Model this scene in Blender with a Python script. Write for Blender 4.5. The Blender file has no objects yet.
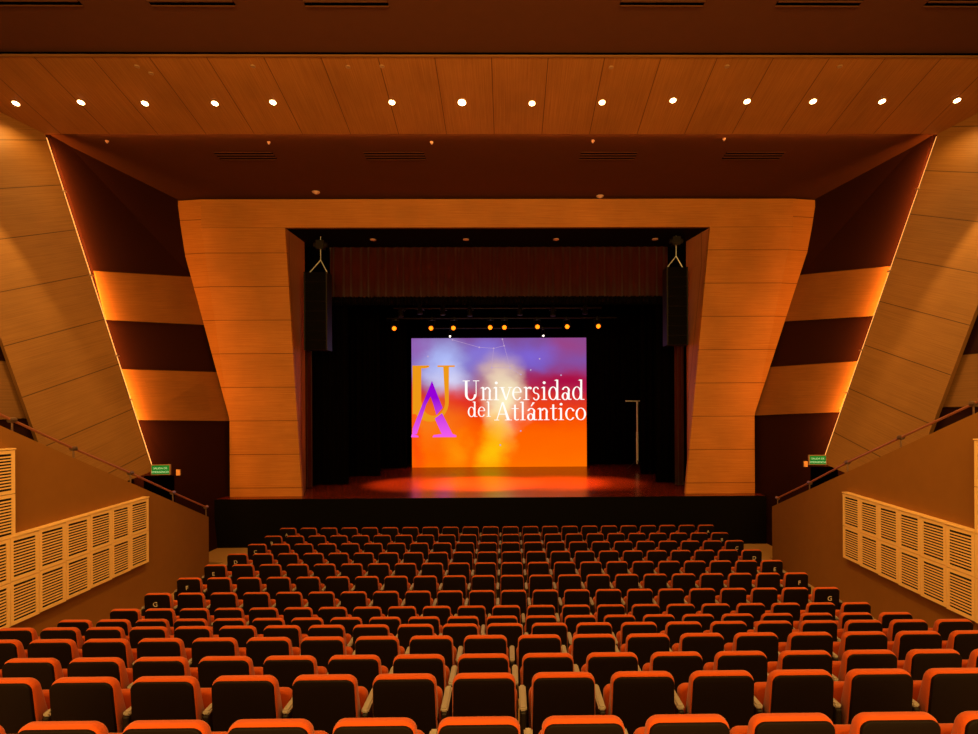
import bpy, bmesh, math, random
from mathutils import Vector, Matrix
random.seed(7)
C = bpy.context.scene.collection
sc = bpy.context.scene
PI = math.pi
# ------------------------------------------------------------------ camera
F, CZ = 543.0, 4.24
YAW, ROLL = math.radians(0.6), math.radians(0.3)
PX, PY = 508 + F*math.tan(YAW), 405.0            # principal point of the shifted lens (pixels of 978x734)
cd = bpy.data.cameras.new('camera'); cam = bpy.data.objects.new('camera', cd); C.objects.link(cam)
cam.matrix_world = Matrix.Translation((0, 0, CZ)) @ Matrix.Rotation(-YAW, 4, 'Z') @ Matrix.Rotation(PI/2, 4, 'X') @ Matrix.Rotation(-ROLL, 4, 'Z')
cd.sensor_width = 36; cd.lens = F/978*36
cd.shift_x = -(PX-489)/978; cd.shift_y = (PY-367)/978
cd.clip_start = 0.05; cd.clip_end = 200
sc.camera = cam
RM = cam.matrix_world.to_3x3()
def at(px, py, y):                                # the place at distance y down the hall that the photo shows there
    v = RM @ Vector(((px-PX)/F, -(py-PY)/F, -1))
    return v*(y/v.y) + Vector((0, 0, CZ))
# ------------------------------------------------------------------ world, exposure
w = bpy.data.worlds.new('world'); sc.world = w; w.use_nodes = True
w.node_tree.nodes['Background'].inputs[0].default_value = (1, .45, .15, 1)
w.node_tree.nodes['Background'].inputs[1].default_value = 0.012
sc.view_settings.view_transform = 'Standard'; sc.view_settings.look = 'None'
sc.view_settings.exposure = 0; sc.view_settings.gamma = 1; sc.view_settings.use_curve_mapping = False
try: sc.cycles.use_denoising = True; sc.cycles.max_bounces = 6; sc.cycles.sample_clamp_indirect = 4
except Exception: pass
WARM = (1, .56, .13)
AMBER = (1, .36, .07)
def lamp(kind, name, loc, energy, color, target=None, size=None, angle=None, blend=.6, size_y=None):
    l = bpy.data.lights.new(name, kind); l.energy = energy; l.color = color
    if kind == 'SPOT': l.spot_size = math.radians(angle); l.spot_blend = blend; l.shadow_soft_size = size or .05
    elif kind == 'POINT': l.shadow_soft_size = size or .05
    elif kind == 'AREA':
        l.size = size
        if size_y: l.shape = 'RECTANGLE'; l.size_y = size_y
    o = bpy.data.objects.new(name, l); C.objects.link(o); o.location = loc
    d = (Vector(target) if target is not None else Vector(loc)+Vector((0, 0, -1))) - Vector(loc)
    o.rotation_euler = d.to_track_quat('-Z', 'Y').to_euler()
    return o
HALL_E, SOFFIT_E = 240, 72
for lx in (-9.2, -5.6, -1.9, 1.4, 4.9, 8.5):      # the hall's own ceiling downlights over the seats
    for ly in (1.6, 5.2, 8.4):
        lamp('SPOT', 'hall_downlight', (lx, ly, CZ+7.1), HALL_E*(.6 if ly > 8 else 1), WARM, (lx*.97, ly+.8, 0), .12, 120, .9)

for sg in (-1, 1):                                # ceiling spots washing the near edges of the wing panels
    lamp('SPOT', 'wing_spot', (-.36+sg*10.9, 10.4, CZ+7.1), 1500, (1, .62, .2), (-.36+sg*11.0, 11.0, CZ), .06, 46, .3)
    lamp('SPOT', 'wall_washer', (-.36+sg*1.6, 7.6, CZ+7.1), 1500, WARM, (-.36+sg*7.2, 9.4, 1.9), .1, 36, .8)  # added unseen fill spot that brightens the wall grilles
# added unseen fill lamps behind the viewer, lifting the stage end and the ceiling
lamp('AREA', 'rear_house_light', (-.4, -2.6, 8.2), 1500, WARM, (-.4, 13, 9.5), 16, size_y=3)
lamp('AREA', 'rear_uplight', (-.4, -1.5, 3.2), 900, WARM, (-.4, 6, 12), 18, size_y=2)

# ------------------------------------------------------------------ helpers
def lin(c):
    return tuple(((v/255)/12.92 if v/255 <= .04045 else ((v/255+.055)/1.055)**2.4) for v in c) + (1,)
def mat(name, rgb, rough=.6, metal=0, noise=0, scale=30, bump=0, spec=.3, emit=None, estr=0, sheen=0):
    m = bpy.data.materials.new(name); m.use_nodes = True; nt = m.node_tree; N, L = nt.nodes, nt.links
    b = N['Principled BSDF']; b.inputs['Roughness'].default_value = rough; b.inputs['Metallic'].default_value = metal
    b.inputs['Specular IOR Level'].default_value = spec
    b.inputs['Base Color'].default_value = lin(rgb)
    if sheen: b.inputs['Sheen Weight'].default_value = sheen
    if emit:
        b.inputs['Emission Color'].default_value = lin(emit); b.inputs['Emission Strength'].default_value = estr
    if noise or bump:
        tc = N.new('ShaderNodeTexCoord'); nz = N.new('ShaderNodeTexNoise'); nz.inputs['Scale'].default_value = scale; nz.inputs['Detail'].default_value = 5
        L.new(tc.outputs['Object'], nz.inputs['Vector'])
        if noise:
            mx = N.new('ShaderNodeMix'); mx.data_type = 'RGBA'
            c = lin(rgb); mx.inputs[6].default_value = tuple(x*(1-noise) for x in c[:3])+(1,); mx.inputs[7].default_value = tuple(min(1, x*(1+noise)) for x in c[:3])+(1,)
            L.new(nz.outputs['Fac'], mx.inputs[0]); L.new(mx.outputs[2], b.inputs['Base Color'])
        if bump:
            bp = N.new('ShaderNodeBump'); bp.inputs['Strength'].default_value = bump; bp.inputs['Distance'].default_value = .01
            L.new(nz.outputs['Fac'], bp.inputs['Height']); L.new(bp.outputs[0], b.inputs['Normal'])
    return m
def wood(name, rgb, dark, period=1.06, off=0.0, vperiod=0, seam=.014, rough=.5, contrast=1.0):
    """veneer: UV u runs along the grain in metres, v across it; thin joints every period"""
    m = bpy.data.materials.new(name); m.use_nodes = True; nt = m.node_tree; N, L = nt.nodes, nt.links
    b = N['Principled BSDF']; b.inputs['Roughness'].default_value = rough; b.inputs['Specular IOR Level'].default_value = .3
    uv = N.new('ShaderNodeUVMap')
    mp = N.new('ShaderNodeMapping'); mp.inputs['Scale'].default_value = (.8, 55, 1); L.new(uv.outputs[0], mp.inputs['Vector'])
    n1 = N.new('ShaderNodeTexNoise'); n1.inputs['Scale'].default_value = 1; n1.inputs['Detail'].default_value = 8; n1.inputs['Roughness'].default_value = .7
    n1.inputs['Distortion'].default_value = .4
    L.new(mp.outputs[0], n1.inputs['Vector'])
    n2 = N.new('ShaderNodeTexNoise'); n2.inputs['Scale'].default_value = .7; n2.inputs['Detail'].default_value = 3; L.new(uv.outputs[0], n2.inputs['Vector'])
    r = N.new('ShaderNodeValToRGB'); r.color_ramp.elements[0].position = .5-.2/contrast; r.color_ramp.elements[1].position = .5+.2/contrast
    r.color_ramp.elements[0].color = lin(dark); r.color_ramp.elements[1].color = lin(rgb)
    L.new(n1.outputs['Fac'], r.inputs[0])
    mx = N.new('ShaderNodeMix'); mx.data_type = 'RGBA'; mx.blend_type = 'MULTIPLY'; mx.inputs[0].default_value = 1
    rr = N.new('ShaderNodeMapRange'); rr.inputs[1].default_value = .3; rr.inputs[2].default_value = .7; rr.inputs[3].default_value = .85; rr.inputs[4].default_value = 1.1
    L.new(n2.outputs['Fac'], rr.inputs[0]); L.new(r.outputs[0], mx.inputs[6]); L.new(rr.outputs[0], mx.inputs[7])
    sp = N.new('ShaderNodeSeparateXYZ'); L.new(uv.outputs[0], sp.inputs[0])
    def joint(out, per, o):
        a = N.new('ShaderNodeMath'); a.operation = 'ADD'; a.inputs[1].default_value = o; L.new(out, a.inputs[0])
        p = N.new('ShaderNodeMath'); p.operation = 'PINGPONG'; p.inputs[1].default_value = per/2; L.new(a.outputs[0], p.inputs[0])
        g = N.new('ShaderNodeMath'); g.operation = 'LESS_THAN'; g.inputs[1].default_value = seam; L.new(p.outputs[0], g.inputs[0]); return g.outputs[0]
    j = joint(sp.outputs['Y'], period, off)
    if vperiod:
        j2 = joint(sp.outputs['X'], vperiod, 0); a = N.new('ShaderNodeMath'); a.operation = 'MAXIMUM'; L.new(j, a.inputs[0]); L.new(j2, a.inputs[1]); j = a.outputs[0]
    m2 = N.new('ShaderNodeMix'); m2.data_type = 'RGBA'; L.new(j, m2.inputs[0]); L.new(mx.outputs[2], m2.inputs[6]); m2.inputs[7].default_value = tuple(x*.45 for x in lin(dark)[:3])+(1,)
    L.new(m2.outputs[2], b.inputs['Base Color'])
    return m
def link(name, bm, m, parent=None, smooth=False):
    me = bpy.data.meshes.new(name); bmesh.ops.recalc_face_normals(bm, faces=bm.faces); bm.to_mesh(me); bm.free()
    for x in (m if isinstance(m, (list, tuple)) else [m]): me.materials.append(x)
    if smooth:
        for p in me.polygons: p.use_smooth = True
    o = bpy.data.objects.new(name, me); C.objects.link(o)
    if parent: o.parent = parent
    return o
def tag(o, label, cat, group=None, kind=None):
    o['label'] = label; o['category'] = cat
    if group: o['group'] = group
    if kind: o['kind'] = kind
    return o
def thing(name, label, cat, loc=(0, 0, 0), rotz=0, group=None):
    o = bpy.data.objects.new(name, None); C.objects.link(o); o.empty_display_size = .1
    o.location = loc; o.rotation_euler = (0, 0, rotz); return tag(o, label, cat, group)
def struct(o, label=None, cat=None):
    o['kind'] = 'structure'
    if label: o['label'] = label; o['category'] = cat
    return o
def box(bm, x0, x1, y0, y1, z0, z1):
    vs = [bm.verts.new(p) for p in ((x0,y0,z0),(x1,y0,z0),(x1,y1,z0),(x0,y1,z0),(x0,y0,z1),(x1,y0,z1),(x1,y1,z1),(x0,y1,z1))]
    for f in ((3,2,1,0),(4,5,6,7),(0,1,5,4),(1,2,6,5),(2,3,7,6),(3,0,4,7)): bm.faces.new([vs[i] for i in f])
def prism(bm, pts, off):                           # a face with real thickness; off is the offset vector of its back
    a = [bm.verts.new(p) for p in pts]; b = [bm.verts.new(Vector(p)+Vector(off)) for p in pts]; n = len(pts)
    f = bm.faces.new(a); bm.faces.new(b[::-1])
    for i in range(n): bm.faces.new((a[i], b[i], b[(i+1) % n], a[(i+1) % n]))
    return f
def uvs(bm, grain, origin=(0, 0, 0), across=None):
    uvl = bm.loops.layers.uv.verify(); g = Vector(grain).normalized(); O = Vector(origin)
    bmesh.ops.recalc_face_normals(bm, faces=bm.faces)
    for f in bm.faces:
        ac = Vector(across).normalized() if across else f.normal.cross(g).normalized()
        for l in f.loops: d = l.vert.co-O; l[uvl].uv = (d.dot(g), d.dot(ac))
def tube(bm, p0, p1, r, n=10, r1=None, caps=True):
    p0, p1 = Vector(p0), Vector(p1); d = (p1-p0).normalized(); r1 = r if r1 is None else r1
    u = d.orthogonal().normalized(); v = d.cross(u)
    A = [bm.verts.new(p0+(u*math.cos(2*PI*i/n)+v*math.sin(2*PI*i/n))*r) for i in range(n)]
    B = [bm.verts.new(p1+(u*math.cos(2*PI*i/n)+v*math.sin(2*PI*i/n))*r1) for i in range(n)]
    for i in range(n): bm.faces.new((A[i], A[(i+1) % n], B[(i+1) % n], B[i]))
    if caps: bm.faces.new(A[::-1]); bm.faces.new(B)
def panel(name, pts, off, m, grain, parent=None, origin=(0, 0, 0), across=None):
    bm = bmesh.new(); prism(bm, pts, off); uvs(bm, grain, origin, across); return link(name, bm, m, parent)

# ------------------------------------------------------------------ materials
M = {}
M['wood'] = wood('wood_veneer', (214, 142, 66), (182, 108, 42), 1.04, .0, seam=.011)
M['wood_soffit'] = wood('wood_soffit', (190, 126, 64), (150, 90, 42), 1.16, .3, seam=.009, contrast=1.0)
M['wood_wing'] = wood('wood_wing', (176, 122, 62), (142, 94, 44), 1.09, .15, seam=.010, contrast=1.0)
M['wood_band'] = wood('wood_band', (160, 110, 58), (130, 82, 40), 3, .0, seam=.01)
M['jamb'] = wood('wood_jamb', (200, 128, 90), (170, 100, 66), 3, 0, seam=.01)
M['maroon'] = mat('maroon_paint', (46, 17, 9), .85, noise=.06, scale=6, spec=.1)
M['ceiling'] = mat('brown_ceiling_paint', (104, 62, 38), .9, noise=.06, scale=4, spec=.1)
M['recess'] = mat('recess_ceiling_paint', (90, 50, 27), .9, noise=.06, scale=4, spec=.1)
M['parapet'] = mat('parapet_plaster', (144, 94, 40), .8, noise=.08, scale=5, bump=.05, spec=.15)
M['black'] = mat('black_paint', (5, 3, 3), .8, spec=.1)
M['gap'] = mat('dark_void', (4, 2, 2), .9, spec=0)
M['carpet'] = mat('beige_floor', (176, 140, 90), .8, noise=.1, scale=40, spec=.1)
M['stage'] = wood('stage_boards', (150, 54, 22), (110, 34, 14), .12, 0, seam=.003, rough=.24)
M['stage'].node_tree.nodes['Principled BSDF'].inputs['Specular IOR Level'].default_value = .5
M['fabric'] = mat('orange_fabric', (194, 80, 19), .9, noise=.1, scale=120, bump=.15, spec=.15, sheen=.2)
M['shell'] = mat('dark_shell', (20, 10, 7), .6, noise=.1, scale=60, spec=.12)
M['arm'] = mat('pale_wood_arm', (172, 160, 150), .45, noise=.08, scale=40)
M['leg'] = mat('dark_metal', (26, 18, 14), .5, spec=.3)
M['white'] = mat('white_letter', (225, 210, 195), .6)
M['vent'] = mat('pale_veneer_grille', (255, 205, 136), .5, noise=.06, scale=14)
M['slot'] = mat('grille_backing', (40, 22, 10), .9)
M['steel'] = mat('rail_steel', (170, 140, 120), .3, .8)
M['rail'] = mat('rail_tube', (200, 128, 100), .3, .5)
M['red'] = mat('red_velvet', (96, 26, 16), .9, noise=.15, scale=30, sheen=.3)
M['blackcloth'] = mat('black_cloth', (12, 7, 6), .95, noise=.2, scale=30, spec=.05)
M['lens'] = mat('lamp_lens', (255, 220, 160), .3, emit=(255, 214, 150), estr=14)
M['amberlens'] = mat('amber_lens', (255, 150, 50), .3, emit=(255, 112, 14), estr=3)
M['whitelens'] = mat('white_lens', (255, 250, 240), .3, emit=(255, 246, 230), estr=3)
M['led'] = mat('amber_led_strip', (40, 12, 4), .9, emit=(255, 168, 84), estr=1.5)
M['cove'] = mat('cove_led', (255, 150, 60), .5, emit=(255, 130, 40), estr=1.5)
M['trimring'] = mat('lamp_trim', (190, 150, 110), .4)
M['pinklens'] = mat('pink_glass', (245, 200, 185), .3)
M['silver'] = mat('silver_tube', (225, 230, 235), .4, .2)

# ------------------------------------------------------------------ rows of seats (front row first)
SW = .55
rows = [  # pixel x of first and last seat backs, how many, pixel y of the top edge in the middle
 (287.9, 706.1, 22, 527.6), (273.2, 719.8, 22, 534.0), (257.0, 734.5, 22, 542.0), (237.4, 751.7, 22, 551.4),
 (215.4, 771.9, 22, 562.2), (189.2, 796.2, 22, 575.0), (157.9, 826.2, 22, 590.0), (125.0, 856.2, 22, 605.4),
 (74.5, 896.0, 22, 615.8), (15.7, 954.0, 22, 623.3), (-57.0, 1081.5, 22, 635.0), (-163.5, 1191.5, 22, 653.6),
 (-319.5, 1349, 22, 673.0), (-462.5, 1729.5, 22, 717.0)]
R = []
EXTRA = [3.5, 3.6, 3.4, 5, 5.1, 5, 5.7, -1.7, -2.8, -2.4, .2, 1.6, 9, 2]   # the rows bow a little
for (x0, x1, n, y), e in zip(rows, EXTRA):
    s = (x1-x0)/(n-1); d = F*SW/s
    R.append(dict(s=s, d=d, z=at(500, y, d+.055).z-.88, x=[at(x0+s*i+e*(1-((i-10.5)/10.5)**2), y, d+.045).x for i in range(n)], px=[x0+s*i for i in range(n)]))
for i in range(1, 8): R[i]['z'] = max(R[i]['z'], R[i-1]['z'])
R[0]['z'] = max(0, R[0]['z'])

# ------------------------------------------------------------------ floor
HX = -.36                                         # the hall's middle line
wl = lambda d: -7.55                      # inner faces of the two parapet walls
wr = lambda d: 6.95
bm = bmesh.new()
box(bm, HX-12.5, HX+12.5, R[0]['d']-.1, 16.6, -.3, 0)
for i in range(1, len(R)):
    y0, y1 = R[i]['d']-.1, R[i-1]['d']-.1
    if R[i]['z'] > .001: box(bm, wl(y0)-.2, wr(y0)+.2, y0, y1, -.3, R[i]['z'])
    else: box(bm, wl(y0)-.2, wr(y0)+.2, y0, y1, -.3, 0)
y1 = R[-1]['d']-.1; z = R[-1]['z']
for k in range(3):
    z += .26; y0 = y1-.95; box(bm, wl(y0)-.2, wr(y0)+.2, y0, y1, -.3, z); y1 = y0
fl = struct(link('floor', bm, M['carpet']), 'beige stepped floor under the seats and side aisles', 'floor')

# ------------------------------------------------------------------ ceiling
ZC = CZ+7.2; YB = 13.2; YF = 11.1
sof_z = lambda y: CZ+6.59+.25*(YB-y)
struct(panel('ceiling', [(-17, -3, ZC), (17, -3, ZC), (17, YF+.05, ZC), (-17, YF+.05, ZC)], (0, 0, .2), M['ceiling'], (1, 0, 0)), 'flat dark brown ceiling above the seats', 'ceiling')
zf, zb = sof_z(YF), sof_z(YB)
bm = bmesh.new(); prism(bm, [(-14, YF, zf), (13.5, YF, zf), (13.5, YB, zb), (-14, YB, zb)], (0, 0, .12)); uvs(bm, (0.0, 1, -.25))
struct(link('ceiling_soffit', bm, M['wood_soffit']), 'sloping wood veneer soffit carrying a line of downlights', 'ceiling')
bm = bmesh.new(); prism(bm, [(-14, YF-.04, zf-.015), (13.5, YF-.04, zf-.015), (13.5, YF-.0, zf-.02), (-14, YF-.0, zf-.02)], (0, 0, .035)); uvs(bm, (1, 0, 0))
struct(link('trim_1', bm, M['wood_band']), 'thin wood edge strip along the soffit front', 'trim')
bm = bmesh.new(); box(bm, -14, 13.5, YF-.01, YF+.04, zf+.02, ZC+.02)  # black strip stands in for the shade inside the gap
struct(link('trim_6', bm, M['gap']), 'black shadow gap between the brown ceiling and the soffit', 'trim')
# recessed dark ceiling between the soffit and the proscenium
YP = 16.9
zt = at(500, 199, YP).z
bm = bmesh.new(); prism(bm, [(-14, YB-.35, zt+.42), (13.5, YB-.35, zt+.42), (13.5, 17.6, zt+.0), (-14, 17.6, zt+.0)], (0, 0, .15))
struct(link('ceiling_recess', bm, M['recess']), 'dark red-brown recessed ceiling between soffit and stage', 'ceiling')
bm = bmesh.new(); box(bm, -10.4, 10.2, YB+.002, YB+.02, zb+.03, zb+.05)
cv = link('cove_strip_light', bm, M['cove']); tag(cv, 'orange cove light strip along the rear edge of the wood soffit', 'light strip')

cl = lamp('AREA', 'cove_lamp', (HX, YB+.03, zb+.06), 270, (1, .46, .10), (HX, YB+.14, zb+1.06), 20.6, size_y=.03)

# ------------------------------------------------------------------ side walls of the stage end
LN = [(45,134),(93,271),(105,320),(118,369),(138,420),(153,470)]
LF = [(179,196),(192,277),(205,325),(217,372),(231,421),(229.5,500)]
RN = [(938,133),(893.5,266),(875,316),(860,361),(840,412),(823,462)]
RF = [(815,196),(800,275),(783,321.7),(770,367),(754,415.5),(753,492)]
DN, DF = 13.6, 17.14
for side, NN, FF, sg in (('left', LN, LF, -1), ('right', RN, RF, 1)):
    A = [at(x-0*sg, y, DN) for x, y in NN]; B = [at(x, y, DF) for x, y in FF]
    A[0] = at(NN[0][0]-3*sg*-1, NN[0][1]-14, DN)
    Fl = [at(NN[0][0], NN[0][1]-14, DN)] + A[1:] + [Vector((A[-1].x, DN, 0))]
    Fr = [at(FF[0][0], FF[0][1]-6, DF)] + B[1:-1] + [Vector((B[-2].x, DF, 0))]
    # carry the surface on behind the wing panel (nearer the viewer)
    ext = [a + (a-b).normalized()*.0 for a, b in zip(Fl, Fr)]
    bm = bmesh.new(); off = Vector((sg*.25, 0, 0))
    for k in range(5):
        prism(bm, [Fl[k], Fr[k], Fr[k+1] if k < 4 else Fr[5], Fl[k+1] if k < 4 else Fl[6]], off)
    lowz = A[5]
    wall = struct(link('wall_'+side, bm, M['maroon']), 'dark maroon leaning wall beside the stage on the %s' % side, 'wall')
    for k in (1, 3):
        inn = Vector((-sg*.05, -.02, 0)); pts = [Fl[k]+inn, Fr[k]+inn, Fr[k+1]+inn, Fl[k+1]+inn]
        g = Fr[k]-Fl[k]; panel('wood_band', pts, off*.12, M['wood_band'], g, wall, origin=pts[0])

# ------------------------------------------------------------------ large wood wing panels with their light strips
wings = {}
for side, S0, S1, T0, near, sg in (('left', (45,134), (153,470), (0,112), [(0,336),(37,439)], -1),
                                   ('right', (938,133), (823,462), (978,113), [(978,304),(929,434)], 1)):
    s0 = at(*S0, YB); s1 = at(*S1, YB)
    # the top edge lies in the soffit plane
    r = at(*T0, 1.0)-Vector((0, 0, CZ)); t = (6.59+.25*YB)/(r.z+.25*r.y); t0 = r*t+Vector((0, 0, CZ))
    u = s1-s0; v = t0-s0; nrm = u.cross(v).normalized()
    def hit(px, py):
        q = at(px, py, 1.0)-Vector((0, 0, CZ)); return q*((s0-Vector((0, 0, CZ))).dot(nrm)/q.dot(nrm))+Vector((0, 0, CZ))
    n0, n1 = hit(*near[0]), hit(*near[1])
    # run the near edge up to the soffit and the lower edge down behind the parapet
    e = (n0-n1).normalized()
    tt = ((CZ+6.59+.25*(YB-n0.y))-n0.z)/(e.z+.25*e.y); ntop = n0+e*tt
    u1 = u.normalized()
    low0 = s1+u1*.02; low1 = n1-e*1.5
    out = nrm if nrm.x*sg > 0 else -nrm
    wings[side] = (s0, s1, out, n1, e, ntop)
    pts = [s0, low0, low1, n1, ntop]
    q0 = hit(*( (60, 297.8-.196*60) if sg < 0 else (978, 297) )); q1 = hit(*((120, 297.8-.196*120) if sg < 0 else (900, 280)))
    gr = (at(*((30, 283) if sg < 0 else (966, 286)), 1))  # grain follows the joints, rising towards the stage
    p_a, p_b = (hit(20, 294), hit(84, 281)) if sg < 0 else (hit(975, 287), hit(903, 272))
    o = panel('wall_panel_'+side, pts, out*.14, M['wood_wing'], p_b-p_a, None, origin=s0)
    struct(o, 'large leaning wood veneer wing panel on the %s side wall' % side, 'wall panel')
    bm = bmesh.new(); a, b = s0+out*.15, s1+out*.15
    inn = Vector((0, .035, 0))
    vh = v.normalized(); a = s0+out*.05-vh*.028; b = s1+out*.05-vh*.028
    tube(bm, a+u1*.05, b-u1*.02, .017, 6)
    st = link('light_strip', bm, M['led']); tag(st, 'glowing amber light strip behind the edge of the %s wood wing panel' % side, 'light strip', 'wing edge light strips')
    mid = (a+b)/2-vh*.05-out*.02; L_ = lamp('AREA', 'strip_lamp', mid, 300, (1, .34, .05), None, (b-a).length*.98, size_y=.03)
    zl = -(Vector((sg*.85, .53, 0))).normalized(); xl = u1; yl = zl.cross(xl).normalized(); zl = xl.cross(yl).normalized()
    L_.matrix_world = Matrix.Translation(mid) @ Matrix((xl, yl, zl)).transposed().to_4x4()
    for k in (.17, .42, .66, .79):
        c = s0.lerp(s1, k)+inn*.5+Vector((-sg*.02, -.03, 0)); bm = bmesh.new(); box(bm, c.x-.035, c.x+.035, c.y-.02, c.y+.05, c.z-.015, c.z+.015)
        link('clip', bm, M['trimring'], st)
    # next bay of wall seen behind the near edge of the wing panel
    def hit2(px, py, back=.55):
        q = at(px, py, 1.0)-Vector((0, 0, CZ)); P0 = s0+out*back; return q*((P0-Vector((0, 0, CZ))).dot(nrm)/q.dot(nrm))+Vector((0, 0, CZ))
    if sg < 0: quad = [(-420,60),(60,200),(60,462),(-420,640)]; band = [(-420,337),(50,363.5),(50,417),(-420,440)]
    else: quad = [(1400,60),(915,200),(915,462),(1400,640)]; band = [(1400,318),(935,357),(935,407),(1400,402)]
    bay = struct(panel('wall_bay_'+side, [hit2(*p) for p in quad], out*.2, M['maroon'], (0, 1, 0)), 'dark maroon wall bay with a wood band behind the %s wing panel' % side, 'wall')
    bp = [hit2(*p, .5) for p in band]; panel('wood_band', bp, out*.04, M['wood_band'], bp[1]-bp[0], bay, origin=bp[0])
    # outer shell, so that no light leaks in
xs = 15.5
for sg, side in ((-1, 'left'), (1, 'right')):
    bm = bmesh.new(); box(bm, sg*xs-.1, sg*xs+.1, -4, 26, -1, ZC+.3); struct(link('wall_outer_'+side, bm, M['maroon']), 'outer maroon side wall of the hall on the %s' % side, 'wall')
bm = bmesh.new(); box(bm, -15.5, 15.5, -3.2, -3, -1, ZC); struct(link('wall_back', bm, M['maroon']), 'maroon wall at the rear of the hall', 'wall')

# ------------------------------------------------------------------ proscenium
ZS = 1.445
fy = lambda p, y=YP: at(*p, y)
zO = (fy((285, 228)).z+fy((710, 227)).z)/2; zT = zt
xl0, xr0 = fy((285, 228)).x, fy((710, 227)).x
xl1, xr1 = fy((302, 495)).x, fy((685.3, 489)).x
bm = bmesh.new()
xL, xR = fy((201, 200)).x, fy((793, 198)).x
prism(bm, [(xL, YP, zO), (xR, YP, zO), (xR, YP, zT), (xL, YP, zT)], (0, .12, 0)); uvs(bm, (1, 0, 0), (xL, 0, zO), (0, 0, 1))
ws = struct(link('wall_stage', bm, M['wood']), 'wood veneer proscenium wall framing the stage opening', 'wall')
for sg, xo, xi0, xi1, cr in ((-1, xL, xl0, xl1, (229.5, 421)), (1, xR, xr0, xr1, (754.5, 416))):
    kx = at(*cr, YP); kb = kx.x
    bm = bmesh.new(); prism(bm, [(xo, YP, zO), (xi0, YP, zO), (xi1, YP, ZS), (kb, YP, ZS), (kb, YP, kx.z)], (0, .12, 0)); uvs(bm, (1, 0, 0), (0, 0, kx.z), (0, 0, 1))
    link('column_face', bm, M['wood'], ws)
    O = [(178, 199), (178, 229), (230, 421)] if sg < 0 else [(815, 197.5), (815, 227), (754, 416)]
    o0, o1, o2 = [at(*p, 17.02) for p in O]
    bm = bmesh.new(); prism(bm, [(xo, YP, zT), (o0.x, 17.02, zT), (o1.x, 17.02, zO), (xo, YP, zO)], (0, .1, 0))
    prism(bm, [(xo, YP, zO), (o1.x, 17.02, zO), (kb-sg*-.01, YP+.05, kx.z)], (0, .1, 0)); uvs(bm, (1, .0, 0), (0, 0, kx.z), (0, 0, 1))
    link('column_return', bm, M['wood'], ws)
# jambs and head of the opening
for sg, x0, x1, xb in ((-1, xl0, xl1, at(304.5, 245, 18.4).x), (1, xr0, xr1, at(686, 245, 18.4).x)):
    xbl = xb if abs(xb) > abs(x1) else xb
    panel('opening_jamb', [(x0, YP+.1, zO), (xb, 18.4, zO), (xb, 18.4, ZS), (x1, YP+.1, ZS)], (sg*.1, 0, 0), M['jamb'], (0, 0, 1), ws)
bm = bmesh.new(); box(bm, xl0-.1, xr0+.1, YP+.1, 19.0, zO, zO+.1); link('opening_head', bm, M['black'], ws)
for x in (373, 466, 556, 655):
    p = at(x, 242.5, 18.1); bm = bmesh.new(); tube(bm, (p.x, 18.1, zO-.02), (p.x, 18.1, zO+.01), .1, 14)
    tag(link('recessed_light', bm, M['pinklens']), {373: 'small unlit pinkish recessed light above the left end of the red pelmet', 466: 'small unlit recessed light above the pelmet, left of its middle', 556: 'small unlit recessed light above the pelmet, right of its middle', 655: 'small unlit recessed light above the right end of the red pelmet'}[x], 'light fixture', 'recessed lights in the stage opening head')

# ------------------------------------------------------------------ stage
sl, sr = at(208, 500, 16.4).x, at(765.5, 492, 16.4).x
bm = bmesh.new(); box(bm, sl, sr, 16.42, 27, ZS-.06, ZS); uvs(bm, (1, 0, 0), (0, 0, 0), (0, 1, 0)); struct(link('stage_floor', bm, M['stage']), 'reddish wooden stage floor reflecting the screen', 'stage floor')
bm = bmesh.new(); box(bm, sl+.0, sr-.0, 16.36, 16.42, 0, ZS+.004); box(bm, sl+.03, sl+.1, 16.5, 20, 0, ZS-.06); box(bm, sr-.1, sr-.03, 16.5, 20, 0, ZS-.06)
struct(link('stage_front', bm, M['black']), 'black riser front of the stage', 'stage front')
bm = bmesh.new()
box(bm, -9.5, 9.0, 26.6, 26.8, ZS, 14); box(bm, -9.6, -9.4, 18.4, 26.8, ZS, 14); box(bm, 8.9, 9.1, 18.4, 26.8, ZS, 14); box(bm, -9.6, 9.1, 18.9, 26.8, 13.9, 14.1)
struct(link('wall_stage_house', bm, M['gap']), 'black walls of the stage house behind the curtains', 'wall')
bm = bmesh.new(); box(bm, -15.4, sl-.5, 17.45, 17.6, -.3, ZC); box(bm, sr+.5, 15.4, 17.45, 17.6, -.3, ZC); box(bm, -15.4, 15.4, 17.45, 17.6, zO+.4, ZC)
struct(link('wall_stage_side', bm, M['maroon']), 'maroon wall continuing beside the stage', 'wall')

def curtain(name, x0, x1, y, z0, z1, amp, wl_, m, parent=None, thick=.01, taper=0):
    bm = bmesh.new(); n = max(8, int((x1-x0)/wl_*8)); rowsz = [z0, (z0+z1)/2, z1]; F0 = []
    for z in rowsz:
        F0.append([bm.verts.new((x0+(x1-x0)*i/n, y+amp*math.sin(2*PI*i/8+.7*math.sin(i*.37)), z)) for i in range(n+1)])
    fs = [bm.faces.new((F0[j][i], F0[j][i+1], F0[j+1][i+1], F0[j+1][i])) for j in range(2) for i in range(n)]
    r = bmesh.ops.solidify(bm, geom=fs, thickness=thick)
    return link(name, bm, m, parent, True)
px0, px1 = at(330, 270, 19).x, at(668, 270, 19).x
pz1, pz0 = at(500, 244, 19).z, at(500, 297, 19).z
t = thing('stage_pelmet', 'pleated dark red pelmet curtain with a black fringe across the stage top', 'curtain', (0, 0, 0))
curtain('pleated_cloth', px0, px1, 19.0, pz0, pz1+.3, .05, .30, M['red'], t)
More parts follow.
